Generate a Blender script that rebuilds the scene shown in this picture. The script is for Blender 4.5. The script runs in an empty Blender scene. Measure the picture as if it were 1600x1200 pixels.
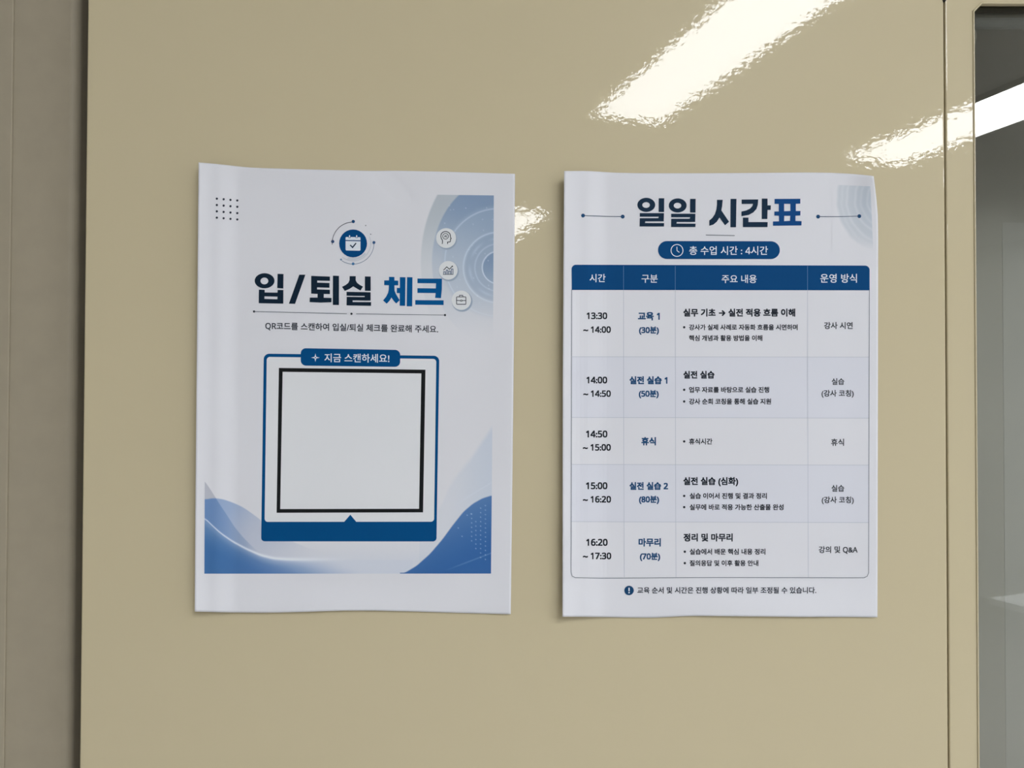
import bpy, bmesh, math, random
from mathutils import Vector, Matrix, Euler

random.seed(4)
scene = bpy.context.scene
COL = scene.collection

# ------------------------------------------------------------------ camera, world, exposure
CAM_Z, CAM_D, FPX = 1.5, 0.514, 1200.0          # eye height, distance to the wall, focal length in px of 1600
PITCH, ROLL = math.radians(0.86), math.radians(0.14)
CAM_ROT = (Matrix.Rotation(math.pi / 2 + PITCH, 3, 'X') @ Matrix.Rotation(ROLL, 3, 'Z'))
CAM_LOC = Vector((0, -CAM_D, CAM_Z))
cam_data = bpy.data.cameras.new('camera')
cam_data.sensor_width = 36.0
cam_data.lens = 36.0 * FPX / 1600.0
cam_data.clip_start = 0.01
cam = bpy.data.objects.new('camera', cam_data)
COL.objects.link(cam)
cam.location = CAM_LOC
cam.rotation_euler = CAM_ROT.to_euler()
scene.camera = cam

world = bpy.data.worlds.new('world')
scene.world = world
world.use_nodes = True
world.node_tree.nodes['Background'].inputs[0].default_value = (0.75, 0.85, 1, 1)
world.node_tree.nodes['Background'].inputs[1].default_value = 0.05

LAMP_STRENGTH = 29.3                             # the ceiling light panels (built with the room below)
scene.view_settings.view_transform = 'Standard'
scene.view_settings.look = 'None'
scene.view_settings.exposure = 0.0
scene.view_settings.gamma = 1.0
scene.view_settings.use_curve_mapping = False


# ------------------------------------------------------------------ helpers
def ray(px, py):
    return CAM_ROT @ Vector(((px - 800) / FPX, (600 - py) / FPX, -1.0))


def at(px, py, y=0.0):
    """photo measurement -> point on the plane at depth y (wall front is y = 0)"""
    d = ray(px, py)
    return CAM_LOC + d * ((y + CAM_D) / d.y)


def lin(c):
    c = c / 255.0
    return c / 12.92 if c <= 0.04045 else ((c + 0.055) / 1.055) ** 2.4


def mat(name, rgb, rough=0.5, spec=0.5, metal=0.0):
    m = bpy.data.materials.new(name)
    m.use_nodes = True
    b = m.node_tree.nodes['Principled BSDF']
    b.inputs['Base Color'].default_value = (*rgb, 1)
    b.inputs['Roughness'].default_value = rough
    b.inputs['Specular IOR Level'].default_value = spec
    b.inputs['Metallic'].default_value = metal
    return m


def tag(o, label=None, cat=None, group=None, kind=None):
    if label: o['label'] = label
    if cat: o['category'] = cat
    if group: o['group'] = group
    if kind: o['kind'] = kind
    return o


def obj(name, verts, faces, mats, parent=None, smooth=False, fmat=None):
    me = bpy.data.meshes.new(name)
    me.from_pydata([tuple(v) for v in verts], [], faces)
    for m in (mats if isinstance(mats, (list, tuple)) else [mats]):
        me.materials.append(m)
    if fmat:
        me.polygons.foreach_set('material_index', fmat)
    if smooth:
        me.polygons.foreach_set('use_smooth', [True] * len(me.polygons))
    me.update()
    o = bpy.data.objects.new(name, me)
    COL.objects.link(o)
    if parent: o.parent = parent
    return o


def empty(name, loc=(0, 0, 0), rz=0.0):
    o = bpy.data.objects.new(name, None)
    o.empty_display_size = 0.05
    o.location = loc
    o.rotation_euler = (0, 0, rz)
    COL.objects.link(o)
    return o


def bm_obj(name, bm, m, parent=None, smooth=False):
    me = bpy.data.meshes.new(name)
    bmesh.ops.recalc_face_normals(bm, faces=bm.faces)
    bm.to_mesh(me); bm.free()
    me.materials.append(m)
    if smooth:
        me.polygons.foreach_set('use_smooth', [True] * len(me.polygons))
    o = bpy.data.objects.new(name, me)
    COL.objects.link(o)
    if parent: o.parent = parent
    return o


def add_box(bm, x0, x1, y0, y1, z0, z1, bevel=0.0, seg=2):
    r = bmesh.ops.create_cube(bm, size=1.0)
    vs = r['verts']
    for v in vs:
        v.co = Vector((x0 + (v.co.x + .5) * (x1 - x0), y0 + (v.co.y + .5) * (y1 - y0), z0 + (v.co.z + .5) * (z1 - z0)))
    if bevel:
        es = list({e for v in vs for e in v.link_edges})
        bmesh.ops.bevel(bm, geom=es, offset=bevel, segments=seg, profile=0.5, affect='EDGES')


def box(name, x0, x1, y0, y1, z0, z1, m, parent=None, bevel=0.0, seg=2):
    bm = bmesh.new()
    add_box(bm, x0, x1, y0, y1, z0, z1, bevel, seg)
    return bm_obj(name, bm, m, parent)


def curve_mesh(polys, extrude=0.0, bevel=0.0, bres=3):
    """closed outlines (holes by nesting) -> filled mesh data (verts, faces) in the curve's own xy"""
    c = bpy.data.curves.new('outline', 'CURVE')
    c.dimensions = '2D'
    c.fill_mode = 'BOTH'
    c.extrude = extrude
    c.bevel_depth = bevel
    c.bevel_resolution = bres
    c.offset = -bevel
    for p in polys:
        s = c.splines.new('POLY')
        s.points.add(len(p) - 1)
        for q, (x, y) in zip(s.points, p):
            q.co = (x, y, 0, 1)
        s.use_cyclic_u = True
    return eval_curve(c)


def eval_curve(c):
    o = bpy.data.objects.new('outline', c)
    COL.objects.link(o)
    dg = bpy.context.evaluated_depsgraph_get()
    dg.update()
    me = bpy.data.meshes.new_from_object(o.evaluated_get(dg), depsgraph=dg)
    v = [tuple(q.co) for q in me.vertices]
    f = [tuple(p.vertices) for p in me.polygons]
    bpy.data.objects.remove(o)
    bpy.data.curves.remove(c)
    bpy.data.meshes.remove(me)
    return v, f


def cut_grid(v, f, cell):
    """cut a flat mesh along a square grid so it can follow a curved sheet"""
    bm = bmesh.new()
    bv = [bm.verts.new(q) for q in v]
    for q in f:
        try: bm.faces.new([bv[i] for i in q])
        except ValueError: pass
    for ax in (0, 1):
        lo = min(q[ax] for q in v); hi = max(q[ax] for q in v)
        k = math.ceil(lo / cell)
        while k * cell < hi:
            co = Vector((0, 0, 0)); co[ax] = k * cell
            no = Vector((0, 0, 0)); no[ax] = 1
            bmesh.ops.bisect_plane(bm, geom=bm.verts[:] + bm.edges[:] + bm.faces[:], plane_co=co, plane_no=no, dist=1e-5)
            k += 1
    bm.verts.index_update()
    out = ([tuple(q.co) for q in bm.verts], [tuple(w.index for w in q.verts) for q in bm.faces])
    bm.free()
    return out


# ------------------------------------------------------------------ materials of the place
def metal_paint():
    m = bpy.data.materials.new('glossy_cream_painted_steel')
    m.use_nodes = True
    nt = m.node_tree; N = nt.nodes; L = nt.links
    b = N['Principled BSDF']
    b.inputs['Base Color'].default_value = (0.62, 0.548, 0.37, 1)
    b.inputs['Roughness'].default_value = 0.3
    b.inputs['Specular IOR Level'].default_value = 0.04
    b.inputs['Coat Weight'].default_value = 0.5
    b.inputs['Coat Roughness'].default_value = 0.012
    b.inputs['Coat IOR'].default_value = 1.5
    tc = N.new('ShaderNodeTexCoord')
    peel = N.new('ShaderNodeTexNoise'); peel.inputs['Scale'].default_value = 270; peel.inputs['Detail'].default_value = 2.0
    mp = N.new('ShaderNodeMapping'); mp.inputs['Scale'].default_value = (520, 1, 40)
    streak = N.new('ShaderNodeTexNoise'); streak.inputs['Scale'].default_value = 1.0; streak.inputs['Detail'].default_value = 1.0
    wave = N.new('ShaderNodeTexNoise'); wave.inputs['Scale'].default_value = 22; wave.inputs['Detail'].default_value = 1.0
    L.new(tc.outputs['Object'], peel.inputs['Vector']); L.new(tc.outputs['Object'], wave.inputs['Vector'])
    L.new(tc.outputs['Object'], mp.inputs['Vector']); L.new(mp.outputs[0], streak.inputs['Vector'])
    b1 = N.new('ShaderNodeBump'); b1.inputs['Strength'].default_value = 1.0; b1.inputs['Distance'].default_value = 0.000034
    b2 = N.new('ShaderNodeBump'); b2.inputs['Strength'].default_value = 1.0; b2.inputs['Distance'].default_value = 0.00005
    b3 = N.new('ShaderNodeBump'); b3.inputs['Strength'].default_value = 1.0; b3.inputs['Distance'].default_value = 0.000003
    L.new(wave.outputs[0], b2.inputs['Height']); L.new(peel.outputs[0], b1.inputs['Height']); L.new(streak.outputs[0], b3.inputs['Height'])
    L.new(b2.outputs[0], b1.inputs['Normal']); L.new(b1.outputs[0], b3.inputs['Normal'])
    L.new(b3.outputs[0], b.inputs['Coat Normal']); L.new(b2.outputs[0], b.inputs['Normal'])
    return m


M_PAINT = metal_paint()


def noise_paint(name, rgb, rough, spec, scale, amount, bump):
    m = mat(name, rgb, rough, spec)
    nt = m.node_tree; N = nt.nodes; L = nt.links
    b = N['Principled BSDF']
    tc = N.new('ShaderNodeTexCoord')
    n = N.new('ShaderNodeTexNoise'); n.inputs['Scale'].default_value = scale; n.inputs['Detail'].default_value = 4
    L.new(tc.outputs['Object'], n.inputs['Vector'])
    r = N.new('ShaderNodeValToRGB')
    r.color_ramp.elements[0].color = (*[c * (1 - amount) for c in rgb], 1); r.color_ramp.elements[0].position = .3
    r.color_ramp.elements[1].color = (*[c * (1 + amount) for c in rgb], 1); r.color_ramp.elements[1].position = .7
    L.new(n.outputs[0], r.inputs[0]); L.new(r.outputs[0], b.inputs['Base Color'])
    bp = N.new('ShaderNodeBump'); bp.inputs['Distance'].default_value = bump
    L.new(n.outputs[0], bp.inputs['Height']); L.new(bp.outputs[0], b.inputs['Normal'])
    return m


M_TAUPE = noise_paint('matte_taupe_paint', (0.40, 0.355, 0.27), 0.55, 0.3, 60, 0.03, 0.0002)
M_CEIL = noise_paint('white_ceiling_tile', (0.80, 0.80, 0.78), 0.9, 0.1, 40, 0.04, 0.0005)
M_WALL = noise_paint('white_wall_paint', (0.74, 0.73, 0.70), 0.8, 0.2, 20, 0.02, 0.0003)
M_FLOOR = noise_paint('grey_floor_vinyl', (0.40, 0.38, 0.35), 0.4, 0.4, 25, 0.12, 0.0002)
M_DARK = mat('dark_gap', (0.03, 0.028, 0.024), 0.8, 0.1)
M_BACK = noise_paint('grey_green_interior_paint', (0.49, 0.478, 0.44), 0.7, 0.2, 14, 0.02, 0.0002)
M_PANEL = noise_paint('pale_grey_interior_panel', (0.54, 0.535, 0.51), 0.6, 0.2, 14, 0.02, 0.0002)
M_BROWN = mat('dark_bronze_frame', (0.13, 0.12, 0.09), 0.5, 0.4)
M_TUBE = mat('blue_grey_aluminium', (0.22, 0.24, 0.25), 0.4, 0.5)
M_CORD = mat('pale_cord', (0.55, 0.52, 0.45), 0.7, 0.2)
M_DESK = mat('white_laminate', (0.80, 0.80, 0.80), 0.35, 0.4)
M_LEG = mat('dark_grey_steel', (0.09, 0.09, 0.095), 0.45, 0.5)
M_FRAMEW = mat('white_powder_coat', (0.82, 0.82, 0.82), 0.5, 0.3)


def glass():
    m = bpy.data.materials.new('clear_window_glass')
    m.use_nodes = True
    nt = m.node_tree; N = nt.nodes; L = nt.links
    N.remove(N['Principled BSDF'])
    out = N['Material Output']
    fr = N.new('ShaderNodeFresnel'); fr.inputs['IOR'].default_value = 1.5
    tr = N.new('ShaderNodeBsdfTransparent'); tr.inputs[0].default_value = (0.95, 0.96, 0.94, 1)
    gl = N.new('ShaderNodeBsdfGlossy'); gl.inputs['Roughness'].default_value = 0.003
    mx = N.new('ShaderNodeMixShader')
    L.new(fr.outputs[0], mx.inputs[0]); L.new(tr.outputs[0], mx.inputs[1]); L.new(gl.outputs[0], mx.inputs[2])
    L.new(mx.outputs[0], out.inputs['Surface'])
    return m


M_GLASS = glass()


def lamp():
    m = bpy.data.materials.new('light_panel_diffuser')
    m.use_nodes = True
    b = m.node_tree.nodes['Principled BSDF']
    b.inputs['Base Color'].default_value = (0.9, 0.9, 0.9, 1)
    b.inputs['Emission Color'].default_value = (0.935, 0.96, 1.0, 1)
    b.inputs['Emission Strength'].default_value = LAMP_STRENGTH
    return m


M_LAMP = lamp()

# ------------------------------------------------------------------ the room shell
CEIL_Z = 2.615
box('floor', -6, 7, -9, 1.0, -0.05, 0.0, M_FLOOR)['kind'] = 'structure'
box('ceiling', -6, 7, -9, 1.0, CEIL_Z, CEIL_Z + 0.05, M_CEIL)['kind'] = 'structure'

X_LEFT = at(130.5, 600).x                 # free left edge of the steel panel
X_GAP = at(1479.5, 600).x                 # hairline joint
X_OPEN = at(1526.0, 600).x                # left edge of the window opening
Z_OPEN = at(1560, 6.5).z                  # top edge of the window opening


def slab(name, polys, y0, y1, m, parent=None, bevel=0.0009):
    """outline in wall x/z, pulled from y0 (front) to y1, with rounded front and back edges"""
    t = (y1 - y0)
    v, f = curve_mesh(polys, extrude=t / 2 - bevel, bevel=bevel)
    vv = [(a, y0 + t / 2 - c, b) for a, b, c in v]
    return obj(name, vv, f, m, parent)


def rect(x0, x1, z0, z1):
    return [(x0, z0), (x1, z0), (x1, z1), (x0, z1)]


wb = slab('wall_back', [rect(X_LEFT, X_GAP - 0.0004, 0.0, CEIL_Z)], 0.0, 0.024, M_PAINT, bevel=0.0012)
tag(wb, 'glossy cream painted steel wall panel behind the two notices', kind='structure')
# window frame with its chamfered opening
c = 0.0055
X1, Z0 = 1.35, 0.92
hole = [(X_OPEN, Z0 + c), (X_OPEN + c, Z0), (X1 - c, Z0), (X1, Z0 + c), (X1, Z_OPEN - c), (X1 - c, Z_OPEN), (X_OPEN + c, Z_OPEN), (X_OPEN, Z_OPEN - c)]
win = slab('window_1', [rect(X_GAP + 0.0004, 5.5, 0.0, CEIL_Z), hole], 0.0, 0.0035, M_PAINT, bevel=0.0009)
tag(win, 'cream steel window surround at the right edge with chamfered opening', kind='structure')
box('pane', X_OPEN - 0.01, X1 + 0.01, 0.004, 0.009, Z0 - 0.01, Z_OPEN + 0.01, M_GLASS, win)
bm = bmesh.new()
add_box(bm, X_GAP + 0.004, X_OPEN - 0.002, 0.0095, 0.034, 0, CEIL_Z)
add_box(bm, X1 + 0.002, X1 + 0.05, 0.0095, 0.034, 0, CEIL_Z)
add_box(bm, X_OPEN - 0.002, X1 + 0.002, 0.0095, 0.034, Z_OPEN + 0.002, Z_OPEN + 0.05)
add_box(bm, X_OPEN - 0.002, X1 + 0.002, 0.0095, 0.034, Z0 - 0.05, Z0 - 0.002)
bm_obj('glazing_frame', bm, M_BROWN, win)
box('gap_seal', X_GAP - 0.004, X_GAP + 0.0035, 0.0045, 0.02, 0, CEIL_Z, M_DARK, win)
# slim raised lip round the opening
lip = bpy.data.curves.new('lip', 'CURVE'); lip.dimensions = '3D'; lip.bevel_depth = 0.0007; lip.bevel_resolution = 3
sp = lip.splines.new('POLY'); sp.points.add(7); sp.use_cyclic_u = True
for q, (a, b) in zip(sp.points, [(x_ + (-.0006 if x_ < .5 else .0006), z_ + (.0006 if z_ > 1.3 else -.0006)) for x_, z_ in hole]):
    q.co = (a, -0.0002, b, 1)
lv, lf = eval_curve(lip)
obj('window_lip', lv, lf, M_PAINT, win, True)
# dark fixing hole at the head of the joint
hc = at(1475.2, 0.5)
hole_v, hole_f = [], []
for k in range(20):
    a = 2 * math.pi * k / 20
    hole_v += [(hc.x + .00105 * math.cos(a), -0.0006, hc.z + .00105 * math.sin(a)), (hc.x + .00105 * math.cos(a), 0.004, hc.z + .00105 * math.sin(a))]
for k in range(20):
    j = (k + 1) % 20
    hole_f.append((2 * k, 2 * j, 2 * j + 1, 2 * k + 1))
hole_f.append(tuple(2 * k for k in range(20)))
tag(obj('fixing_plug', hole_v, hole_f, M_DARK, win), 'small dark round plug at the head of the joint')

# recessed matte surface left of the panel, with its shallow step
XS0, XS1 = at(20.5, 0, 0.032), at(5, 1200, 0.032)      # the step leans a little
X_REVEAL = at(110.5, 600, 0.034).x + 0.0020         # rounded edge of the recessed surface, a deep slot beside it
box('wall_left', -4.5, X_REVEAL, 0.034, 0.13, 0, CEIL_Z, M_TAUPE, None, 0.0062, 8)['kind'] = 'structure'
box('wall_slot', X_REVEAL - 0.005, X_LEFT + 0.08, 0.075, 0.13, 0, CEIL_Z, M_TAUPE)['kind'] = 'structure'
bm = bmesh.new()
add_box(bm, -0.75, 0, 0.0325, 0.0345, 0, CEIL_Z, 0.0008)
for v in bm.verts:
    if v.co.x > -0.3: v.co.x += XS1.x + (XS0.x - XS1.x) * (v.co.z - XS1.z) / (XS0.z - XS1.z)
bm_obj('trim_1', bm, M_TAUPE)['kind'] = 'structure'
# small room behind the glass
box('wall_interior_back', 0.1, 3.2, 0.23, 0.28, 0, CEIL_Z, M_BACK)['kind'] = 'structure'
px_ = at(1576, 600, 0.222); pz_ = at(1585, 345, 0.222)
box('trim_2', px_.x, 3.1, 0.2297, 0.23, 0, pz_.z, M_PANEL)['kind'] = 'structure'
box('wall_interior_left', 0.1, 0.14, 0.036, 0.23, 0, CEIL_Z, M_BACK)['kind'] = 'structure'
box('wall_interior_right', 3.1, 3.2, 0.036, 0.23, 0, CEIL_Z, M_BACK)['kind'] = 'structure'

# the rest of the room lies turned 17.6 degrees to this wall
YAW = math.radians(17.6)
CW, SW = math.cos(YAW), math.sin(YAW)


def room(w, u, z=0.0):
    """position in the room's own grid (w across the lamp rows, u along them)"""
    return Vector((CW * w - SW * u, -((SW * w + CW * u) - CAM_D), z))


def room_box(bm, w0, w1, u0, u1, z0, z1, bevel=0.0):
    n0 = len(bm.verts)
    add_box(bm, w0, w1, u0, u1, z0, z1, bevel)
    bm.verts.ensure_lookup_table()
    for v in bm.verts[n0:]:
        v.co = room(v.co.x, v.co.y, v.co.z)


for nm, a in (('wall_rear', (-3.2, 5.2, 8.0, 8.1)), ('wall_far_right', (5.1, 5.2, -1.6, 8.1)), ('wall_far_left', (-2.4, -2.3, 0.2, 8.1))):
    bm = bmesh.new()
    room_box(bm, *a, 0, CEIL_Z)
    bm_obj(nm, bm, M_WALL)['kind'] = 'structure'

LAMP_Z = 2.6


def light_panel(w, u, label, hw=.15):
    r = empty('ceiling_light', room(w, u, LAMP_Z))
    tag(r, label, 'ceiling light', 'long white light panels on the ceiling')
    org = Vector(r.location)
    bm = bmesh.new(); room_box(bm, w - hw + .013, w + hw - .013, u - .587, u + .587, LAMP_Z, LAMP_Z + .008)
    bm.verts.ensure_lookup_table()
    for v in bm.verts: v.co -= org
    bm_obj('diffuser', bm, M_LAMP, r)
    bm = bmesh.new()
    for q in ((-hw, -hw + .013, -.6, .6), (hw - .013, hw, -.6, .6), (-hw + .013, hw - .013, -.6, -.587), (-hw + .013, hw - .013, .587, .6)):
        room_box(bm, w + q[0], w + q[1], u + q[2], u + q[3], LAMP_Z - .003, CEIL_Z)
    for v in bm.verts: v.co -= org
    bm_obj('lamp_frame', bm, M_FRAMEW, r)


light_panel(1.345, 2.16, 'white ceiling light mirrored as the big streak above the timetable notice', .16)
light_panel(2.675, 2.29, 'white ceiling light mirrored as the bright bar crossing the window glass', .18)
light_panel(1.47, 4.92, 'white ceiling light mirrored as the small glint between the two notices')
light_panel(2.70, 4.76, 'white ceiling light whose mirror image hides behind the timetable notice')
light_panel(4.03, 2.27, 'added unseen white ceiling light at far right, second from the notice wall')  # extra panel added out of view to brighten the right side
light_panel(4.03, 0.15, 'added unseen white ceiling light at far right, nearest the notice wall')  # added, unseen: rakes the wall from the right so notice shadows fall left

# desk in the room, seen only as a faint reflection in the glass
desk = empty('desk', (1.855, -2.466, 0), 0)
tag(desk, 'white office desk mirrored faintly low in the window glass', 'desk')
rd = math.radians(-20.9)


def desk_box(name, a, m, bevel=0.0):
    bm = bmesh.new(); add_box(bm, *a, bevel)
    o = bm_obj(name, bm, m, desk)
    return o


desk.rotation_euler = (0, 0, rd)
desk_box('desktop', (0, 1.4, 0, 0.7, 0.695, 0.72), M_DESK, .002)
for x0, y0 in ((.16, .10), (1.2, .10), (.16, .55), (1.2, .55)):
    desk_box('leg', (x0, x0 + .05, y0, y0 + .05, 0, 0.695), M_LEG)

# things just behind the glass
tz = at(1560, 33.5, 0.02)
bm = bmesh.new()
ring = []
for xx in (X_OPEN + .001, X1 - .03):
    ring.append([bm.verts.new((xx, 0.02 + .0052 * math.cos(2 * math.pi * k / 20), tz.z + .0052 * math.sin(2 * math.pi * k / 20))) for k in range(20)])
for k in range(20):
    j = (k + 1) % 20
    bm.faces.new((ring[0][k], ring[0][j], ring[1][j], ring[1][k]))
bm.faces.new(ring[0]); bm.faces.new(ring[1][::-1])
tube = bm_obj('blind_rail', bm, M_TUBE, None, False)
tag(tube, 'slim grey rail running along the top inside the window glass', 'rail')
pts = [(1519, 46.5), (1522, 47), (1524.3, 50), (1525, 55), (1524.2, 61), (1522.6, 68), (1521.5, 76), (1520.5, 84)]
cu = bpy.data.curves.new('cord', 'CURVE'); cu.dimensions = '3D'; cu.bevel_depth = 0.00035; cu.bevel_resolution = 2
sp = cu.splines.new('POLY'); sp.points.add(len(pts) - 1)
for q, (a, b) in zip(sp.points, pts):
    p = at(a, b, 0.014); q.co = (p.x, p.y, p.z, 1)
v, f = eval_curve(cu)
tag(obj('cord', v, f, M_CORD), 'thin pale cord loop inside the upper left corner of the window', 'cord')

# ------------------------------------------------------------------ printed notices
PAPER_DISP = (196, 198, 205)
PAPER_ALB = (0.775, 0.79, 0.855)


def ink_rgb(r, g, b):
    """printed colour measured beside the bare paper -> reflectance"""
    return tuple(min(.95, lin(q) / lin(p) * a) for q, p, a in zip((r, g, b), PAPER_DISP, PAPER_ALB))


_inks = {}


def ink(r, g, b):
    k = (r, g, b)
    if k not in _inks:
        _inks[k] = mat('ink_%d_%d_%d' % k, ink_rgb(r, g, b), 0.6, 0.08)
    return _inks[k]


def paper_mat():
    m = mat('printer_paper', PAPER_ALB, 0.65, 0.2)
    nt = m.node_tree; N = nt.nodes; L = nt.links
    tc = N.new('ShaderNodeTexCoord')
    n = N.new('ShaderNodeTexNoise'); n.inputs['Scale'].default_value = 900; n.inputs['Detail'].default_value = 3
    bp = N.new('ShaderNodeBump'); bp.inputs['Distance'].default_value = 0.00001
    L.new(tc.outputs['Object'], n.inputs['Vector']); L.new(n.outputs[0], bp.inputs['Height'])
    L.new(bp.outputs[0], N['Principled BSDF'].inputs['Normal'])
    return m


M_PAPER = paper_mat()


def art_mat():
    m = mat('printed_artwork', (1, 1, 1), 0.6, 0.2)
    a = m.node_tree.nodes.new('ShaderNodeAttribute'); a.attribute_name = 'print'
    m.node_tree.links.new(a.outputs['Color'], m.node_tree.nodes['Principled BSDF'].inputs['Base Color'])
    return m


M_ART = art_mat()


def interp(poly, t):
    """poly = [(t, value), ...] smooth piecewise"""
    if t <= poly[0][0]: return poly[0][1]
    for (a, va), (b, vb) in zip(poly, poly[1:]):
        if t <= b:
            s = (t - a) / (b - a)
            return va + (vb - va) * s
    return poly[-1][1]


def smooth_interp(poly, t):
    w = (poly[-1][0] - poly[0][0]) * 0.012
    return sum(interp(poly, t + k * w) for k in (-2, -1, 0, 1, 2)) / 5


def sstep(a, b, x):
    s = max(0.0, min(1.0, (x - a) / (b - a)))
    return s * s * (3 - 2 * s)


def gauss(d, s): return math.exp(-(d / s) ** 2)


class Sheet:
    """an A4 sheet taped to the wall: outline measured on the photo, relief in millimetres off the wall"""

    def __init__(self, name, label, cat, top, bottom, left, right, relief):
        self.relief = relief
        xs = (left[0][1] + right[0][1] + left[-1][1] + right[-1][1]) / 4
        ys = (top[0][1] + bottom[0][1]) / 2
        base = at(xs, ys, 0)
        self.org = base
        self.root = empty(name, base)
        tag(self.root, label, cat)
        nx, ny = 150, 200
        y0l, y1l = left[0][0], left[-1][0]
        verts, faces = [], []
        C00 = (left[0][1], top[0][1]); C10 = (right[0][1], top[-1][1])
        C01 = (left[-1][1], bottom[0][1]); C11 = (right[-1][1], bottom[-1][1])
        for j in range(ny + 1):
            v = j / ny
            for i in range(nx + 1):
                u = i / nx
                T = (C00[0] + u * (C10[0] - C00[0]), smooth_interp(top, C00[0] + u * (C10[0] - C00[0])) if 0 < u < 1 else (C00[1], C10[1])[int(u)])
                B = (C01[0] + u * (C11[0] - C01[0]), smooth_interp(bottom, C01[0] + u * (C11[0] - C01[0])) if 0 < u < 1 else (C01[1], C11[1])[int(u)])
                Lp = (interp(left, left[0][0] + v * (left[-1][0] - left[0][0])), C00[1] + v * (C01[1] - C00[1]))
                Rp = (interp(right, right[0][0] + v * (right[-1][0] - right[0][0])), C10[1] + v * (C11[1] - C10[1]))
                p = [(1 - v) * T[k] + v * B[k] + (1 - u) * Lp[k] + u * Rp[k]
                     - ((1 - u) * (1 - v) * C00[k] + u * (1 - v) * C10[k] + (1 - u) * v * C01[k] + u * v * C11[k]) for k in (0, 1)]
                verts.append(self.pt(p[0], p[1], 0))
        w = nx + 1
        for j in range(ny):
            for i in range(nx):
                a = j * w + i
                faces.append((a, a + w, a + w + 1, a + 1))
        sh = obj('sheet', verts, faces, M_PAPER, self.root, True)
        sm = sh.modifiers.new('thickness', 'SOLIDIFY'); sm.thickness = 0.0001; sm.offset = -1
        self.sheet = sh

    def pt(self, px, py, layer):
        h = max(0.25, self.relief(px, py)) / 1000.0
        if layer: h += 0.00008 + 0.00004 * layer
        return at(px, py, -h) - self.org


SANS = {**{chr(48 + k): chr(0x1D7E2 + k) for k in range(10)}, **{chr(65 + k): chr(0x1D5A0 + k) for k in range(26)}}   # plain sans-serif forms


class Print:
    """one printed part of a sheet, gathered as flat shapes and laid on the sheet's relief"""

    def __init__(self, sheet, layer=1):
        self.s, self.layer = sheet, layer
        self.v, self.f, self.m, self.mats = [], [], [], []

    def _add(self, v, f, material, layer=None):
        if material not in self.mats: self.mats.append(material)
        k = self.mats.index(material); n = len(self.v)
        ly = self.layer if layer is None else layer
        self.v += [self.s.pt(x, y, ly) for x, y in v]
        for q in f:
            (ax, ay), (bx, by), (cx, cy) = v[q[0]], v[q[1]], v[q[2]]
            if (bx - ax) * (cy - ay) - (by - ay) * (cx - ax) > 0: q = q[::-1]
            self.f.append(tuple(i + n for i in q)); self.m.append(k)

    def fill(self, polys, material, layer=None, cell=6.0):
        v, f = curve_mesh(polys)
        xs = [q[0] for q in v]; ys = [q[1] for q in v]
        if max(max(xs) - min(xs), max(ys) - min(ys)) > 14: v, f = cut_grid(v, f, cell)
        self._add([(q[0], q[1]) for q in v], f, material, layer)
        return self

    def line(self, pts, width, material, layer=None, closed=False):
        # resample so that long lines follow the paper
        q = list(pts) + ([pts[0]] if closed else [])
        r = [q[0]]
        for a, b in zip(q, q[1:]):
            n = max(1, int(math.dist(a, b) / 6))
            r += [(a[0] + (b[0] - a[0]) * k / n, a[1] + (b[1] - a[1]) * k / n) for k in range(1, n + 1)]
        v, f = [], []
        N = len(r)
        for i, p in enumerate(r):
            a = r[i - 1] if i > 0 else (r[-2] if closed else r[0])
            b = r[i + 1] if i < N - 1 else (r[1] if closed else r[-1])
            d1 = Vector((p[0] - a[0], p[1] - a[1])); d2 = Vector((b[0] - p[0], b[1] - p[1]))
            if d1.length < 1e-6: d1 = d2
            if d2.length < 1e-6: d2 = d1
            d1.normalize(); d2.normalize()
            n = Vector((-d1.y - d2.y, d1.x + d2.x))
            n = n.normalized() if n.length > 1e-6 else Vector((-d1.y, d1.x))
            k = width / 2 / max(.35, abs(n.dot(Vector((-d1.y, d1.x)))))
            v += [(p[0] + n.x * k, p[1] + n.y * k), (p[0] - n.x * k, p[1] - n.y * k)]
            if i: f.append((2 * i - 2, 2 * i - 1, 2 * i + 1, 2 * i))
        self._add(v, f, material, layer)
        return self

    def disc(self, x, y, r, material, layer=None):
        return self.fill([arc(x, y, r, 0, 360, 28)[:-1]], material, layer)

    def text(self, s, x0, x1, y0, material, y1=None, bold=0.0, hs=1.0, layer=None):
        y1 = y0 if y1 is None else y1
        cv = bpy.data.curves.new('lettering', 'FONT')
        cv.body = ''.join(SANS.get(q, q) for q in s); cv.size = 1.0; cv.resolution_u = 3
        v, f = eval_curve(cv)
        ax = min(q[0] for q in v); bx = max(q[0] for q in v); ay = min(q[1] for q in v); by = max(q[1] for q in v)
        k = (x1 - x0) / (bx - ax)
        base = self.layer if layer is None else layer
        k = (x1 - x0 - 2 * bold * (x1 - x0) / (bx - ax)) / (bx - ax)
        e = bold * k                                   # heavier weight: the same outlines laid a hair apart
        steps = [(0, 0)] if bold < .001 else [(0, 0), (-e, -e), (e, -e), (-e, e), (e, e), (-e, 0), (e, 0), (0, e), (0, -e)]
        for n, (ex_, ey_) in enumerate(steps):
            out = []
            for q in v:
                t = (q[0] - ax) / (bx - ax)
                out.append((x0 + e + (q[0] - ax) * k + ex_, y0 + t * (y1 - y0) - (q[1] - (ay + by) / 2) * k * hs + ey_))
            self._add(out, f, material, base + n * .06)
        return self

    def build(self, name, parent=None, label=None):
        o = obj(name, self.v, self.f, self.mats, parent or self.s.root, False, self.m)
        if label: o['label'] = label
        return o


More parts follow.
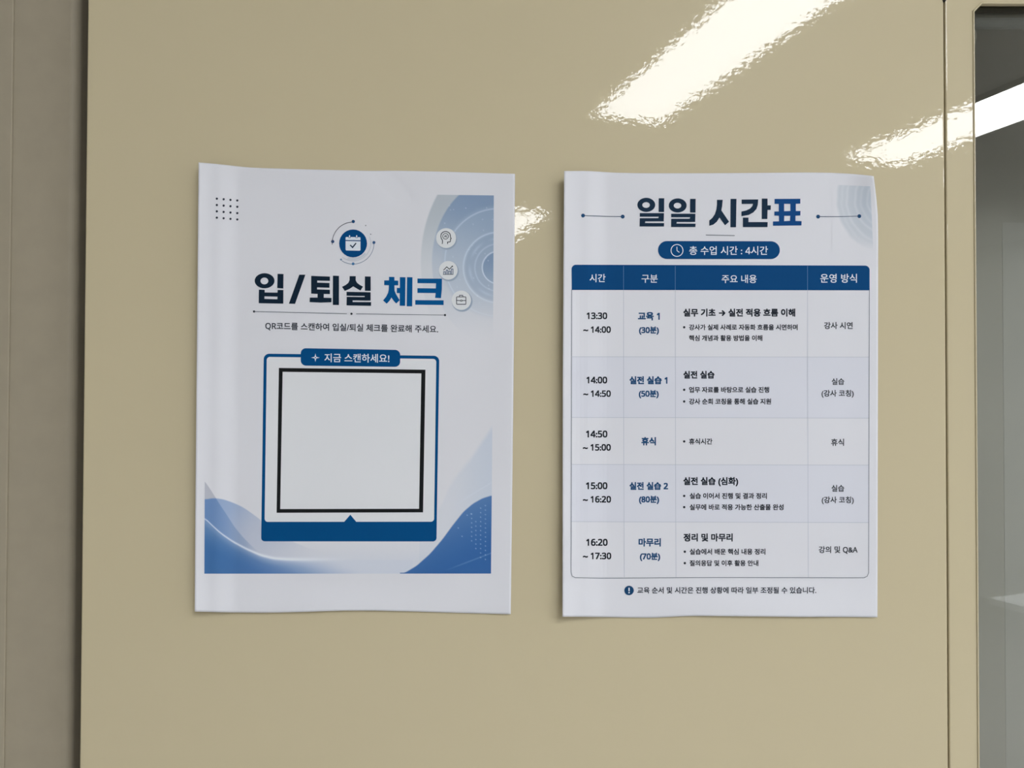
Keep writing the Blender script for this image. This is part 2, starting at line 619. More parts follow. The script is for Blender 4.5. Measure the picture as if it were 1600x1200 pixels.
def arc(x, y, r, a0, a1, n=24, ry=None):
    ry = ry or r
    return [(x + r * math.cos(math.radians(a0 + (a1 - a0) * k / n)), y - ry * math.sin(math.radians(a0 + (a1 - a0) * k / n))) for k in range(n + 1)]


def round_quad(tl, tr, br, bl, radii):
    """rounded quadrilateral; radii for tl, tr, br, bl"""
    out = []
    cs = [tl, tr, br, bl]
    for i, (p, r) in enumerate(zip(cs, radii)):
        a, b = Vector(cs[i - 1]), Vector(cs[(i + 1) % 4]); p = Vector(p)
        if r <= 0: out.append(tuple(p)); continue
        da, db = (a - p).normalized(), (b - p).normalized()
        s, e = p + da * r, p + db * r
        ctr = p + da * r + db * r
        for k in range(9):
            t = math.pi / 2 * k / 8
            q = ctr - db * r * math.cos(t) - da * r * math.sin(t)
            out.append((q.x, q.y))
    return out


def art(sheet, name, quad, nx, ny, colour, layer=1):
    """rectangle of printed artwork; colour(px, py) gives the printed colour as measured beside the paper"""
    (ax, ay), (bx, by), (cx, cy), (dx, dy) = quad
    v, f, cl = [], [], []
    for j in range(ny + 1):
        t = j / ny
        for i in range(nx + 1):
            s = i / nx
            x = (1 - t) * (ax + s * (bx - ax)) + t * (dx + s * (cx - dx))
            y = (1 - t) * (ay + s * (by - ay)) + t * (dy + s * (cy - dy))
            v.append(sheet.pt(x, y, layer)); cl += [*ink_rgb(*colour(x, y)), 1.0]
    w = nx + 1
    for j in range(ny):
        for i in range(nx):
            a = j * w + i
            f.append((a, a + w, a + w + 1, a + 1))
    o = obj(name, v, f, M_ART, sheet.root, True)
    at_ = o.data.attributes.new('print', 'FLOAT_COLOR', 'POINT')
    at_.data.foreach_set('color', cl)
    return o


def mix(a, b, t):
    t = max(0.0, min(1.0, t))
    return tuple(p + (q - p) * t for p, q in zip(a, b))


NAVY, INKBLUE, DEEP, WHITE_INK = ink(15, 32, 48), ink(0, 74, 128), ink(0, 62, 112), ink(198, 205, 214)
NAVY_R, BLUE_R, HEAD_R = ink(20, 40, 60), ink(10, 62, 116), ink(2, 60, 108)
GREY_LINE = ink(92, 98, 108)
TXT = ink(38, 44, 54); TXT2 = ink(40, 44, 52); TXTBLUE = ink(28, 66, 104); BLACK = ink(22, 24, 26)


# ---- left notice -------------------------------------------------------------------------------
def relief_left(x, y):
    xe = x + (y - 600) * 0.006                     # the fold runs parallel to the sheet edge
    h = 0.6
    h += 3.4 * (1 - sstep(332, 374, xe)) + 4.0 * (1 - sstep(290, 336, xe))
    h += 0.9 * (1 - sstep(372, 470, xe))
    h += 2.2 * sstep(905, 962, y) * (0.8 + 0.5 * math.sin(x / 70.0 + .6))
    h += 0.7 * (1 - sstep(250, 300, y)) * (0.6 + .5 * math.sin(x / 55.0))
    h += 0.9 * sstep(745, 806, x)
    # dents and soft waves
    d = abs((x - 592) - (y - 268) * 0.9) / 1.35
    h += -1.1 * gauss(d, 13) * (1 - sstep(285, 335, y))
    d = abs((x - 775) - (y - 590) * -0.9) / 1.35
    h += 0.35 * gauss(d, 16) * sstep(700, 780, x)
    h += 0.30 * gauss(x - 462, 26) * gauss(y - 935, 18)
    h += 0.14 * math.sin(x / 31.0 + y / 90.0) + 0.2 * math.sin(y / 47.0 - x / 120.0 + 1.3)
    return h


PL = Sheet('check_in_notice', 'left notice: white sheet with calendar emblem, blue-framed square and blue waves', 'notice',
           [(310.2, 253.5), (345, 256.8), (383, 261.2), (400, 262.3), (480, 264.6), (579, 267), (620, 266.6), (700, 268.4), (804.6, 271.6)],
           [(304.2, 955.6), (360, 957), (420, 957.4), (480, 956), (530, 954.2), (580, 954), (650, 955.6), (720, 957.8), (798, 959.9)],
           [(253.5, 310.2), (400, 309), (600, 307), (800, 305.2), (955, 304.2)],
           [(271.6, 804.6), (450, 803.6), (580, 802.5), (800, 800), (960, 798)], relief_left)

PAPER = PAPER_DISP
# corner artwork: concentric rings fading into the sheet
specks = [(random.uniform(690, 770), random.uniform(310, 480), random.uniform(.5, 1.0)) for _ in range(30)]


def swirl(x, y):
    cx, cy = 779.0, 410.0
    fade = (1 - sstep(400, 520, y + (771 - x) * 0.55))
    ro = math.hypot((x - cx) / 122.0, (y - cy) / 172.0)
    rd_ = math.hypot((x - cx) / 104.0, (y - cy) / 131.0)
    a = 0.0
    c = PAPER
    pale = mix((160, 169, 178), (176, 184, 192), sstep(305, 430, y))
    c = mix(c, pale, (1 - sstep(.985, 1.005, ro)) * (1 - sstep(330, 480, y) * .75) * .95)
    dark = mix((116, 137, 165), (156, 169, 186), sstep(310, 470, y + (771 - x) * .4))
    c = mix(c, dark, (1 - sstep(.99, 1.01, rd_)) * (.25 + .75 * (1 - sstep(340, 520, y + (771 - x) * .35))))
    r = math.hypot(x - 779, y - 418)
    band = math.hypot(x - 779, y - 410)
    if y < 545:
        tail = 1 - sstep(470, 545, y)
        c = mix(c, (150, 166, 185), .40 * (1 - sstep(84, 92, band)) * tail)
        c = mix(c, (188, 200, 214), .55 * gauss(band - 84, 1.0) * tail)
        c = mix(c, (128, 147, 172), .45 * (1 - sstep(50, 56, r)) * tail)
        c = mix(c, (192, 204, 218), .55 * gauss(r - 55, 1.2) * tail)
        c = mix(c, (178, 192, 208), .40 * gauss(r - 45, 2.0) * tail * (0.5 + .5 * math.sin(math.atan2(y - 418, x - 779) * 7)))
        c = mix(c, (186, 198, 212), .45 * gauss(r - 37, 1.0) * tail)
        c = mix(c, (106, 129, 160), .70 * (1 - sstep(23, 26, r)) * (1 - sstep(405, 450, y) * .75))
        c = mix(c, (205, 214, 226), .75 * gauss(r - 25.5, .8) * tail)
        for sx, sy, sa in specks:
            d = (x - sx) ** 2 + (y - sy) ** 2
            if d < 6: c = mix(c, (205, 214, 226), sa * .6 * math.exp(-d / .7))
    c = mix(PAPER, c, 1 - sstep(440, 545, y))
    return c


art(PL, 'corner_artwork', [(640, 303.8), (771.6, 305.3), (770.2, 546), (640, 546)], 132, 241, swirl)

CA = [(319.5, 780.4), (335.4, 778.2), (349.6, 780.4), (363.7, 785.3), (379.3, 792.4), (392, 801), (406, 811.5), (425, 827), (450, 843), (480, 856), (510, 862)]
CB = [(319.8, 752), (328.3, 764), (335.4, 775.4), (342.5, 786.7), (353.8, 803.7), (366.6, 823.6), (379.3, 839), (392, 852), (404.8, 862.5)]
CC = [(319.8, 809.4), (331.2, 820.7), (345.3, 833.5), (363.7, 846.2), (385, 857.6), (407.6, 867.5), (427.5, 872.4), (450, 874), (480, 874.5), (520, 874)]
CD = [(632.5, 895), (651, 884), (672, 865.2), (690.8, 843.3), (707.5, 820.4), (724, 799.6), (738.8, 787), (753.3, 778.8), (768, 774.2)]
CE = [(660, 838), (691, 785), (703, 756), (720, 733), (736.7, 714), (753, 689), (769, 666)]
wspecks = [(x, y) for x, y0, y1 in ((758.5, 790, 876), (751, 794, 872), (743.5, 815, 860), (737, 803, 850)) for y in range(y0, y1, 7)] + [(730, 805), (736, 803), (716, 825), (722, 838)]


def waves(x, y):
    c = PAPER
    base = (180, 188, 203)
    # pale veil low on the sheet
    c = mix(c, base, .55 * sstep(838, 885, y))
    if x < 645:
        ya, yb, yc = smooth_interp(CA, x), smooth_interp(CB, x), smooth_interp(CC, x)
        if x < 410:
            c = mix(c, (160, 164, 176), .9 * sstep(yb - .8, yb + .8, y) * (1 - sstep(785, 815, y) * .8))
        under = sstep(ya - .7, ya + .7, y)
        wing = mix((134, 154, 186), (170, 177, 193), sstep(330, 430, x + (y - 800) * .7))
        c = mix(c, wing, under * (1 - sstep(400, 540, x + (y - 840) * 1.2)))
        if x < 412:
            shade = mix((90, 122, 168), (140, 154, 180), sstep(320, 400, x))
            c = mix(c, shade, .9 * under * sstep(yb - 1, yb + 1, y) * (1 - sstep(380, 409, x)))
        low = sstep(yc - .5, yc + 3.0, y)
        deep = mix((56, 98, 148), (74, 110, 162), sstep(320, 450, x))
        c = mix(c, base, low * .4)
        reach = 1 - sstep(345, 525, x - (y - 872) * 2.2)
        depth = sstep(0, 14, y - yc)
        c = mix(c, deep, low * reach * (.62 + .38 * depth))
        c = mix(c, (206, 212, 222), .85 * gauss(y - yc, 1.1 + (x - 320) * .012) * (1 - sstep(440, 560, x)))
    if x > 625:
        yd = smooth_interp(CD, x)
        if x > 655:
            ye = smooth_interp(CE, x)
            veil = sstep(ye - 6, ye + 10, y) * (.35 + .65 * sstep(690, 768, x))
            c = mix(c, (176, 186, 201), .8 * veil)
            g = (y - 760) + (x - 745) * .62
            c = mix(c, (190, 198, 210), .45 * gauss(g - 8, 1.2) * sstep(700, 740, x))
        deep = mix((84, 118, 164), (46, 90, 146), sstep(770, 896, y + (x - 700) * .5))
        c = mix(c, deep, sstep(yd - .7, yd + .7, y))
        if y > yd:
            g = (y - 888) + (x - 705) * .38
            c = mix(c, (120, 150, 186), .45 * gauss(g, .9) * sstep(690, 730, x))
            for sx, sy in wspecks:
                d = (x - sx) ** 2 + (y - sy) ** 2
                if d < 4: c = mix(c, (178, 196, 216), .8 * math.exp(-d / .55))
    return c


art(PL, 'wave_artwork', [(320.2, 655), (769.4, 655), (767.2, 896.2), (319.3, 896.4)], 449, 241, waves)

p = Print(PL, 2)
for i in range(4):
    for j in range(4):
        x = 338.8 + 10.65 * i; y = 310.4 + 9.9 * j + .95 * i
        p.disc(x, y, 1.75, ink(44, 50, 62))
p.build('dot_pattern')

# calendar emblem
p = Print(PL, 2)
ex, ey = 551.7, 380.3
p.disc(ex, ey, 21.8, DEEP)
emb = p.build('calendar_emblem')
p = Print(PL, 3)
p.fill([round_quad((540, 376.6), (563.2, 377), (563.2, 391.8), (540, 391.4), (0, 0, 1.6, 1.6))], WHITE_INK)
p.fill([round_quad((540, 370.2), (563.2, 370.6), (563.2, 375.4), (540, 375), (1.4, 1.4, 0, 0))], WHITE_INK)
for xx in (546.2, 557.3):
    p.line([(xx, 366.8), (xx, 372)], 3.2, DEEP, 4)
    p.line([(xx, 367.6), (xx, 371.4)], 1.6, WHITE_INK, 5)
p.line([(547.2, 382.8), (550.9, 386.6), (556.4, 379.8)], 1.9, ink(18, 42, 66), 4)
p.build('calendar_symbol', emb)
p = Print(PL, 2)
p.line(arc(552.2, 380.0, 33.2, 92, 184, 30), .95, ink(70, 74, 86))
p.disc(552, 346.1, 2.55, ink(24, 66, 108)); p.disc(519.8, 377.4, 2.55, ink(38, 66, 108))
p.line(arc(551.8, 380.0, 32.6, 2, -123, 34), .8, ink(98, 116, 140))
p.disc(584.3, 378.9, 2.3, ink(52, 82, 122)); p.disc(551.8, 412.2, 2.2, ink(64, 108, 150)); p.disc(532.8, 405.5, 1.5, ink(96, 124, 152))
p.line(arc(551.8, 380.0, 27.6, 22, -128, 34), .6, ink(158, 166, 178))
p.line(arc(551.8, 380.0, 24.6, -40, -110, 20), 3.4, ink(176, 184, 194), 1)
p.disc(571.4, 352.4, 1.0, ink(120, 124, 132)); p.disc(579.2, 366, .9, ink(96, 100, 112))
p.build('orbit_lines', emb)


def tr(pts, ox, oy, k): return [(ox + a / k, oy + b / k) for a, b in pts]


def ell(cx, cy, rx, ry, n=40): return [(cx + rx * math.cos(2 * math.pi * i / n), cy + ry * math.sin(2 * math.pi * i / n)) for i in range(n)]


# heading of the left notice, glyph outlines
p = Print(PL, 2)
A = lambda pts: tr(pts, 390, 420, 10.0)
p.fill([A(ell(234, 187, 155, 118)), A(ell(231, 190, 61, 53))], NAVY)
p.fill([A([(437, 78), (530, 82), (527, 308), (433, 300)])], NAVY)
p.fill([A([(145, 325), (236, 328), (236, 370), (436, 372), (438, 330), (528, 332), (527, 545), (143, 537)]), A([(232, 430), (436, 435), (434, 476), (232, 470)])], NAVY)
p.fill([A([(776, 92), (872, 92), (710, 548), (614, 545)])], NAVY)
p.fill([A([(962, 110), (1255, 122), (1255, 188), (1057, 184), (1057, 216), (1248, 222), (1248, 296), (1055, 290), (1055, 322), (1255, 328), (1255, 395), (1160, 393), (1158, 452), (1280, 455), (1278, 522), (1110, 528), (938, 520), (940, 450), (1062, 450), (1062, 392), (962, 388)])], NAVY)
p.fill([A([(1302, 107), (1397, 110), (1396, 567), (1300, 565)])], NAVY)
A = lambda pts: tr(pts, 530, 420, 9.412)
p.fill([A([(153, 108), (243, 108), (243, 170), (262, 205), (300, 235), (350, 262), (312, 320), (270, 297), (207, 258), (150, 297), (82, 325), (42, 265), (95, 238), (135, 205), (153, 165)])], NAVY)
p.fill([A([(378, 112), (463, 114), (463, 325), (378, 322)])], NAVY)
p.fill([A([(108, 338), (462, 345), (462, 468), (198, 465), (198, 488), (470, 490), (468, 545), (108, 538), (110, 412), (375, 415), (375, 400), (108, 395)])], NAVY)
p.fill([A([(732, 118), (812, 120), (812, 172), (868, 175), (868, 243), (812, 243), (814, 320), (832, 365), (860, 415), (890, 462), (838, 510), (800, 470), (768, 422), (742, 468), (698, 513), (645, 465), (690, 410), (720, 350), (730, 300), (730, 242), (662, 240), (662, 170), (732, 170)])], INKBLUE)
p.fill([A([(892, 122), (975, 124), (970, 545), (890, 543), (890, 358), (846, 356), (848, 280), (892, 282)])], INKBLUE)
p.fill([A([(998, 123), (1078, 124), (1074, 553), (993, 551)])], INKBLUE)
p.fill([A([(1150, 143), (1512, 145), (1510, 300), (1497, 432), (1410, 428), (1418, 357), (1150, 355), (1150, 285), (1420, 288), (1424, 214), (1150, 212)])], INKBLUE)
p.fill([A([(1118, 460), (1536, 463), (1536, 533), (1118, 528)])], INKBLUE)
p.build('heading_lettering')

p = Print(PL, 2)
p.line([(397, 486.7), (542, 490.2)], .95, GREY_LINE); p.line([(556.5, 490.4), (695, 492.3)], .95, GREY_LINE)
for a, b in ((397, 486.7), (549.2, 490.3), (695.3, 492.3)): p.disc(a, b, 1.75, ink(44, 48, 56))
p.build('divider_line')
p = Print(PL, 2)
p.text('QR코드를 스캔하여 입실/퇴실 체크를 완료해 주세요.', 414.6, 684.6, 509.6, TXT, 515.0, bold=.016)
p.build('subtitle_lettering')

# three round badges on the artwork
badges = (('head_badge', 697, 372, 15.6), ('chart_badge', 700.4, 422.4, 14.6), ('briefcase_badge', 720.8, 469.2, 15.2))
for nm, bx, by, br in badges:
    p = Print(PL, 3)
    for k, (dr, cc) in enumerate(((2.2, (150, 162, 178)), (1.2, (134, 148, 168)))):
        p.disc(bx + 1.3, by + 1.7, br + dr - .9, ink(*cc), 2 + k * .5)
    p.disc(bx, by, br, ink(196, 200, 204), 4)
    b = p.build(nm)
    q = Print(PL, 5)
    D = ink(44, 50, 60)
    K = lambda pts: tr(pts, 680, 350, 8.57)
    if nm == 'head_badge':
        q.line(K([(94, 268), (98, 240), (96, 215), (82, 195), (75, 165), (80, 135), (98, 113), (122, 102), (148, 100), (175, 110), (196, 130), (203, 158), (205, 178), (214, 196), (204, 204), (205, 226), (198, 240), (180, 240), (166, 243), (166, 268)]), 1.25, D)
        q.fill([tr(ell(139, 164, 42, 42), 680, 350, 8.57), tr(ell(139, 164, 34, 34), 680, 350, 8.57)], D)
        q.text('AI', 694.0, 698.8, 369.0, D, bold=.03)
    elif nm == 'chart_badge':
        q.line(K([(112, 618), (155, 574), (190, 606), (228, 566)]), 1.25, D)
        q.fill([K([(216, 562), (238, 556), (236, 580)])], D)
        for x0, x1, yt in ((112, 134, 640), (148, 168, 616), (182, 203, 630), (217, 238, 602)):
            q.line(K([(x0, 674), (x0, yt), (x1, yt), (x1, 674)]), 1.05, ink(46, 74, 108))
        q.line(K([(104, 676), (242, 676)]), .8, D)
    else:
        q.line(round_quad(*[K([c_])[0] for c_ in ((286, 976), (411, 976), (411, 1075), (286, 1075))], (1, 1, 1, 1)), 1.15, D, None, True)
        q.line(K([(322, 974), (326, 955), (368, 955), (372, 974)]), 1.1, D)
        q.line(K([(288, 1024), (334, 1026)]), 1.05, D); q.line(K([(366, 1026), (409, 1024)]), 1.05, D)
        q.fill([tr(ell(350, 1026, 17, 13), 680, 350, 8.57), tr(ell(350, 1026, 8, 5), 680, 350, 8.57)], D)
    q.build('badge_symbol', b)

# framed square card
p = Print(PL, 3)
O = round_quad((412.2, 552.6), (686.4, 556.0), (682.0, 846.0), (408.0, 845.8), (8.5, 8.5, 5.5, 5.5))
I = round_quad((416.8, 557.6), (681.7, 560.8), (678.3, 815.2), (413.4, 815.4), (5, 5, 5, 5))
p.fill([O, I], ink(0, 66, 116))
p.fill([[(537.2, 816), (547.4, 804.2), (557.2, 816)]], ink(0, 66, 116), 4)
card = p.build('card_frame')
p = Print(PL, 2)
p.fill([I], ink(199, 202, 207))
p.build('card_field', card)
p = Print(PL, 4)
p.fill([[(435.8, 574.9), (664.8, 577.7), (661.0, 800.6), (432.2, 801.2)], [(441.6, 580.9), (658.3, 583.5), (654.8, 795.0), (437.8, 795.4)]], BLACK)
p.build('square_outline', card)
p = Print(PL, 5)
p.fill([round_quad((469.9, 544.0), (625.4, 546.8), (625.2, 573.2), (469.9, 571.2), (8, 8, 8, 8))], ink(0, 66, 116))
tab = p.build('card_tab', card)
p = Print(PL, 6)
p.text('지금 스캔하세요!', 507.0, 608.4, 559.0, WHITE_INK, 560.0, bold=.012)
sx, sy = 492.8, 558.8
star = []
for k in range(4):
    a = math.pi / 2 * k
    star.append((sx + 6.6 * math.cos(a), sy + 6.6 * math.sin(a)))
    for t in (.25, .5, .75):
        a2 = a + math.pi / 2 * t
        rr = (2.6, 1.9, 2.6)[int(t * 4) - 1]
        star.append((sx + rr * math.cos(a2), sy + rr * math.sin(a2)))
p.fill([star, arc(sx, sy, 1.0, 0, 360, 12)[:-1]], WHITE_INK)
p.build('tab_lettering', tab)


# ---- right notice ------------------------------------------------------------------------------
def relief_right(x, y):
    xe = x + (y - 600) * 0.003
    fall = 1 - .55 * sstep(300, 520, y)
    h = 0.6
    h += 4.8 * fall * (1 - sstep(910, 950, xe)) + 4.6 * (1 - sstep(866, 914, xe)) + 2.2 * (1 - fall) * (1 - sstep(872, 960, xe))
    h += 2.4 * sstep(905, 968, y) * (0.75 + .45 * math.sin(x / 62.0 + 1.0))
    h += 0.8 * (1 - sstep(266, 312, y)) * (.6 + .5 * math.sin(x / 48.0 + 2))
    d = math.hypot((x - 1372) / 34.0, (y - 268) / 95.0)
    h += 3.6 * math.exp(-d * d * 1.4)
    h += 0.7 * sstep(1320, 1372, x)
    d = abs((x - 1052) - (y - 268) * 0.55) / 1.15
    h += -0.3 * gauss(d, 12) * (1 - sstep(285, 330, y))
    h += 0.35 * gauss(x - 905 - (y - 900) * .2, 18) * sstep(760, 900, y)
    h += 0.14 * math.sin(x / 35.0 + y / 80.0 + 2) + 0.2 * math.sin(y / 52.0 - x / 100.0)
    return h


PR = Sheet('timetable_notice', 'right notice: white sheet printed with a blue-headed daily timetable', 'notice',
           [(881.4, 267.2), (920, 267), (955, 269.6), (1000, 270.6), (1090, 270.6), (1180, 270.2), (1260, 269.4), (1300, 269.9), (1330, 271.6), (1352, 273.4), (1365, 275.4)],
           [(878.9, 963.6), (930, 964), (1000, 965.2), (1030, 965), (1060, 963.2), (1085, 962.3), (1150, 963), (1250, 964), (1320, 964), (1371, 964.6)],
           [(267, 881.5), (400, 880.6), (600, 879.4), (963, 878.9)],
           [(275, 1365.2), (290, 1367.0), (310, 1369.4), (335, 1371.6), (370, 1372.2), (600, 1371.8), (965, 1371)], relief_right)


def rings(x, y):
    c = PAPER
    cx, cy = 1385.0, 312.0
    r = math.hypot(x - cx, (y - cy) * .92) + 1.2 * math.sin(y / 4.0) * .4
    body = (1 - sstep(74, 80, r)) * (1 - sstep(352, 392, y - (x - 1330) * .35) * .8)
    c = mix(c, mix((176, 183, 192), (164, 175, 188), 1 - sstep(20, 75, r)), .85 * body)
    for k, (rr, aa) in enumerate(((70, .25), (62, .45), (49, .45), (40, .3), (30, .4), (24, .3))):
        c = mix(c, (196, 200, 208), aa * gauss(r - rr, 2.0) * body)
    c = mix(c, (134, 152, 172), .5 * (1 - sstep(16, 26, r)) * gauss(y - 306, 22) * body)
    return mix(PAPER, c, 1 - sstep(376, 396, y))


art(PR, 'corner_artwork', [(1300, 288.6), (1360, 291.2), (1364.6, 396), (1300, 396)], 66, 110, rings)

U = lambda cx: 860 + cx / 3.019
V = lambda cy: 250 + cy / 3.019
W = lambda cy: 600 + cy / 3.019

p = Print(PR, 2)
A = lambda pts: tr(pts, 985, 300, 13.333)
for dx, dy in ((0, 0), (655, 12)):
    sh = lambda pts: A([(a + dx, b + dy) for a, b in pts])
    p.fill([sh(ell(331, 268, 186, 147)), sh(ell(327, 271, 79, 60))], NAVY_R)
    p.fill([sh([(590, 130), (705, 130), (702, 418), (588, 415)])], NAVY_R)
    p.fill([sh([(195, 440), (700, 440), (695, 612), (310, 612), (306, 645), (703, 648), (700, 718), (193, 718), (195, 545), (580, 545), (590, 515), (195, 515)])], NAVY_R)
A = lambda pts: tr(pts, 1100, 300, 10.0)
p.fill([A([(202, 122), (293, 122), (285, 210), (272, 288), (392, 465), (328, 520), (242, 398), (200, 465), (145, 510), (82, 528), (82, 445), (130, 405), (170, 345), (195, 265), (202, 200)])], NAVY_R)
p.fill([A([(415, 107), (508, 107), (500, 550), (413, 550)])], NAVY_R)
p.fill([A([(588, 118), (848, 115), (840, 205), (820, 265), (770, 320), (700, 358), (585, 378), (585, 305), (660, 288), (720, 258), (755, 220), (765, 185), (588, 188)])], NAVY_R)
p.fill([A([(905, 102), (993, 103), (993, 208), (1045, 208), (1042, 280), (993, 280), (990, 422), (903, 422)])], NAVY_R)
p.fill([A([(608, 400), (695, 400), (695, 470), (995, 470), (992, 548), (608, 548)])], NAVY_R)
p.fill([A([(1103, 108), (1506, 105), (1505, 182), (1435, 185), (1435, 297), (1508, 297), (1506, 367), (1430, 370), (1430, 452), (1525, 455), (1522, 522), (1078, 527), (1078, 460), (1172, 458), (1172, 370), (1100, 368), (1100, 305), (1168, 303), (1168, 185), (1103, 185)]),
        A([(1252, 185), (1350, 185), (1350, 297), (1252, 300)]), A([(1254, 372), (1348, 372), (1345, 450), (1252, 455)])], BLUE_R)
p.build('heading_lettering')

for xa, ya, xb, yb in ((154, 262, 341, 267), (1263, 267, 1457, 265)):
    p = Print(PR, 2)
    p.line([(U(xa), V(ya)), (U((xa + xb) / 2), V((ya + yb) / 2 + 1)), (U(xb), V(yb))], 1.05, ink(70, 84, 104))
    p.disc(U(xa), V(ya), 3.0, ink(28, 66, 104)); p.disc(U(xb), V(yb), 3.0, ink(28, 66, 104))
    p.build('heading_flourish')
p = Print(PR, 2)
p.line([(1102.8, 367.2), (1148, 368)], 1.1, ink(104, 108, 116))
p.build('heading_rule')

p = Print(PR, 2)
p.fill([round_quad((1028.2, 376.6), (1218.6, 377), (1218.4, 404.8), (1028.2, 404.6), (13.9, 13.9, 13.9, 13.9))], HEAD_R)
pill = p.build('duration_pill')
p = Print(PR, 3)
p.text('총 수업 시간 : 4시간', U(655), U(1026), V(427), WHITE_INK, bold=.010)
p.fill([arc(1057.8, 391.3, 9.9, 0, 360, 40)[:-1], arc(1057.8, 391.3, 8.7, 0, 360, 40)[:-1]], WHITE_INK)
p.line([(1057.6, 385.6), (1057.8, 391.6), (1061.6, 394.4)], 1.2, WHITE_INK)
p.build('pill_lettering', pill)

# table
TL, TR_, BR, BL = (893.0, 413.6), (1358.8, 415.0), (1357.6, 902.8), (892.2, 902.8)
hb = (V(611), V(614))
p = Print(PR, 2)
p.fill([round_quad(TL, TR_, (1358.8, hb[1] + .2), (893.4, hb[0] + .6), (7, 7, 0, 0))], HEAD_R)
for cx in (345, 589, 1213):
    p.line([(U(cx), V(500)), (U(cx), V(612))], .6, ink(90, 124, 158), 3)
head = p.build('table_header')
for s_, xa, xb, yy in (('시간', 185, 260, 557), ('구분', 430, 506, 560), ('주요 내용', 808, 973, 561), ('운영 방식', 1273, 1446, 558)):
    p = Print(PR, 4)
    p.text(s_, U(xa), U(xb), V(yy), WHITE_INK, bold=.010)
    p.build('column_heading', head)
p = Print(PR, 3)
p.line([(893.4, hb[0]), (892.2, 890), (892.3, 894), (894, 900), (899, 902.7), (940, 903.4), (1120, 902.4), (1350, 902.9), (1355, 900.4), (1357.2, 895), (1358.4, hb[1])], .95, ink(104, 110, 120))
gl = ink(166, 172, 184)
for (x0, x1) in (((974.3), 975.4), (1055.1, 1056.2), (1261.8, 1263)):
    p.line([(x0, hb[0] + .5), (x0 + .2, 640), (x1, 902)], .7, gl)
rows_y = ((557.4, 558.0), (652.2, 653.3), (725.6, 726.8), (815.0, 816.6))
for ya, yb in rows_y:
    p.line([(893, ya), (1100, (ya + yb) / 2), (1357.8, yb)], .7, gl)
p.build('table_grid')
BUL = '•'
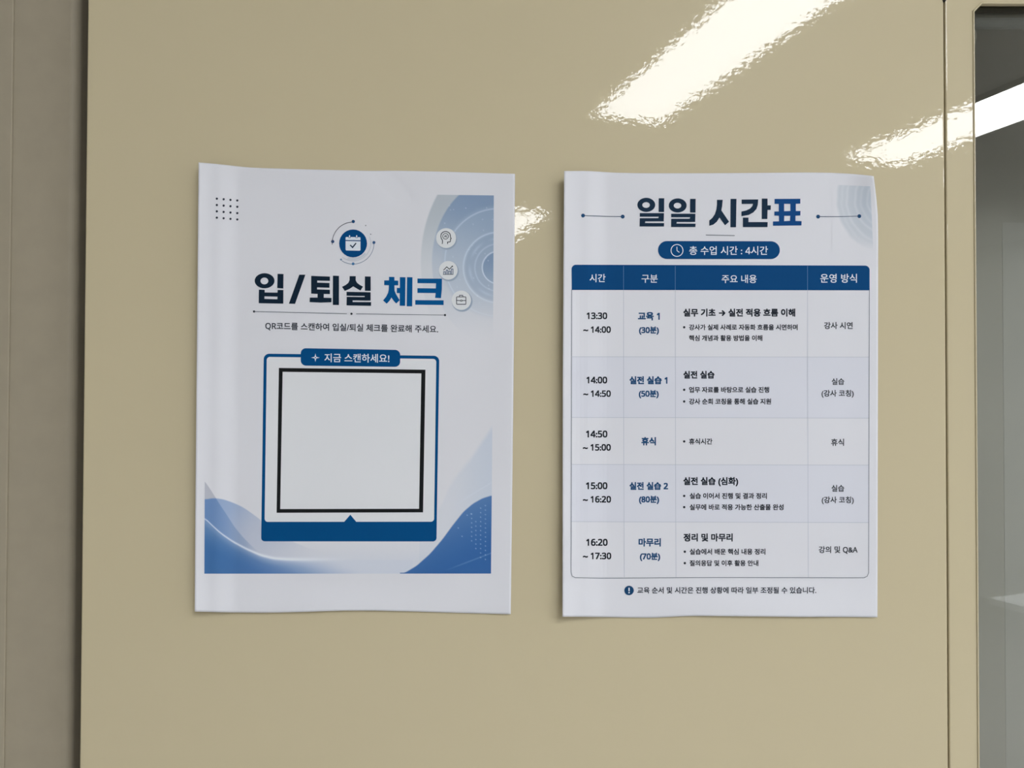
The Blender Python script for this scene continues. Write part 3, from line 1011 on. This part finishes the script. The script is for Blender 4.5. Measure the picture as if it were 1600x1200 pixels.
rows = [
    dict(y=(None, rows_y[0]), time=[('13:30', 171, 268, V(735)), ('~ 14:00', 155, 285, V(800))], unit=[('교육 1', 413, 516, V(737)), ('(30분)', 418, 512, V(805))],
         head=('실무 기초 → 실전 적용 흐름 이해', 627, 1155, V(720)), items=[('강사가 실제 사례로 자동화 흐름을 시연하며', 654, 1166, V(789), 631), ('핵심 개념과 활용 방법을 이해', 654, 1000, V(840), None)],
         mode=[('강사 시연', 1291, 1426, V(781))]),
    dict(time=[('14:00', 170, 268, V(1038)), ('~ 14:50', 155, 285, V(1102))], unit=[('실전 실습 1', 373, 552, V(1039)), ('(50분)', 417, 511, V(1105))],
         head=('실전 실습', 627, 774, V(1013)), items=[('업무 자료를 바탕으로 실습 진행', 654, 1032, V(1084), 631), ('강사 순회 코칭을 통해 실습 지원', 654, 1041, V(1139), 631)],
         mode=[('실습', 1327, 1386, V(1045)), ('(강사 코칭)', 1279, 1431, V(1103))]),
    dict(time=[('14:50', 168, 269, W(236)), ('~ 15:00', 153, 285, W(299))], unit=[('휴식', 429, 498, W(270))],
         head=None, items=[('휴식시간', 654, 764, W(271), 631)], mode=[('휴식', 1324, 1385, W(275))]),
    dict(time=[('15:00', 168, 269, W(480)), ('~ 16:20', 153, 286, W(544))], unit=[('실전 실습 2', 373, 555, W(481)), ('(80분)', 418, 513, W(547))],
         head=('실전 실습 (심화)', 627, 886, W(461)), items=[('실습 이어서 진행 및 결과 정리', 657, 1021, W(528), 631), ('실무에 바로 적용 가능한 산출물 완성', 657, 1100, W(581), 631)],
         mode=[('실습', 1326, 1386, W(492)), ('(강사 코칭)', 1280, 1431, W(549))]),
    dict(time=[('16:20', 169, 270, W(747)), ('~ 17:30', 153, 287, W(811))], unit=[('마무리', 416, 521, W(747)), ('(70분)', 422, 518, W(816))],
         head=('정리 및 마무리', 628, 860, W(724)), items=[('실습에서 배운 핵심 내용 정리', 657, 1014, W(791), 634), ('질의응답 및 이후 활용 안내', 657, 981, W(845), 634)],
         mode=[('강의 및 Q&A', 1266, 1449, W(783))]),
]
edges = [(hb[0] + .8, hb[1] + .4)] + list(rows_y) + [(902, 902)]
for i, r in enumerate(rows):
    (ya, yb), (yc, yd) = edges[i], edges[i + 1]
    p = Print(PR, 1)
    cc = (192, 195, 205) if i in (1, 3) else (196, 198, 205)
    rb = 6 if i == 4 else 0
    p.fill([round_quad((893.2, ya), (1358, yb), (1357.4, yd), (892.6, yc), (0, 0, rb, rb))], ink(*cc))
    row = p.build('table_row')
    p = Print(PR, 3)
    for s, a, b, y in r['time']: p.text(s, U(a), U(b), y, ink(26, 30, 38), bold=.034)
    p.build('time_lettering', row)
    p = Print(PR, 3)
    for s, a, b, y in r['unit']: p.text(s, U(a), U(b), y, TXTBLUE, bold=.040)
    p.build('session_lettering', row, 'navy blue lettering')
    p = Print(PR, 3)
    if r['head']:
        s, a, b, y = r['head']; p.text(s, U(a), U(b), y, ink(28, 34, 44), bold=.036)
    for s, a, b, y, bl in r['items']:
        p.text(s, U(a), U(b), y, TXT2, bold=.028)
        if bl: p.disc(U(bl), y, 1.85, TXT2)
    p.build('content_lettering', row)
    p = Print(PR, 3)
    for s, a, b, y in r['mode']: p.text(s, U(a), U(b), y, ink(58, 62, 68), bold=.022)
    p.build('mode_lettering', row)

p = Print(PR, 2)
p.text('교육 순서 및 시간은 진행 상황에 따라 일부 조정될 수 있습니다.', U(410), U(1254), W(973), TXT, bold=.018)
p.disc(U(371), W(974), 7.4, ink(24, 62, 98))
p.line([(U(371), W(961)), (U(371), W(977))], 1.9, WHITE_INK, 3)
p.disc(U(371), W(984), 1.15, WHITE_INK, 3)
p.build('footnote')
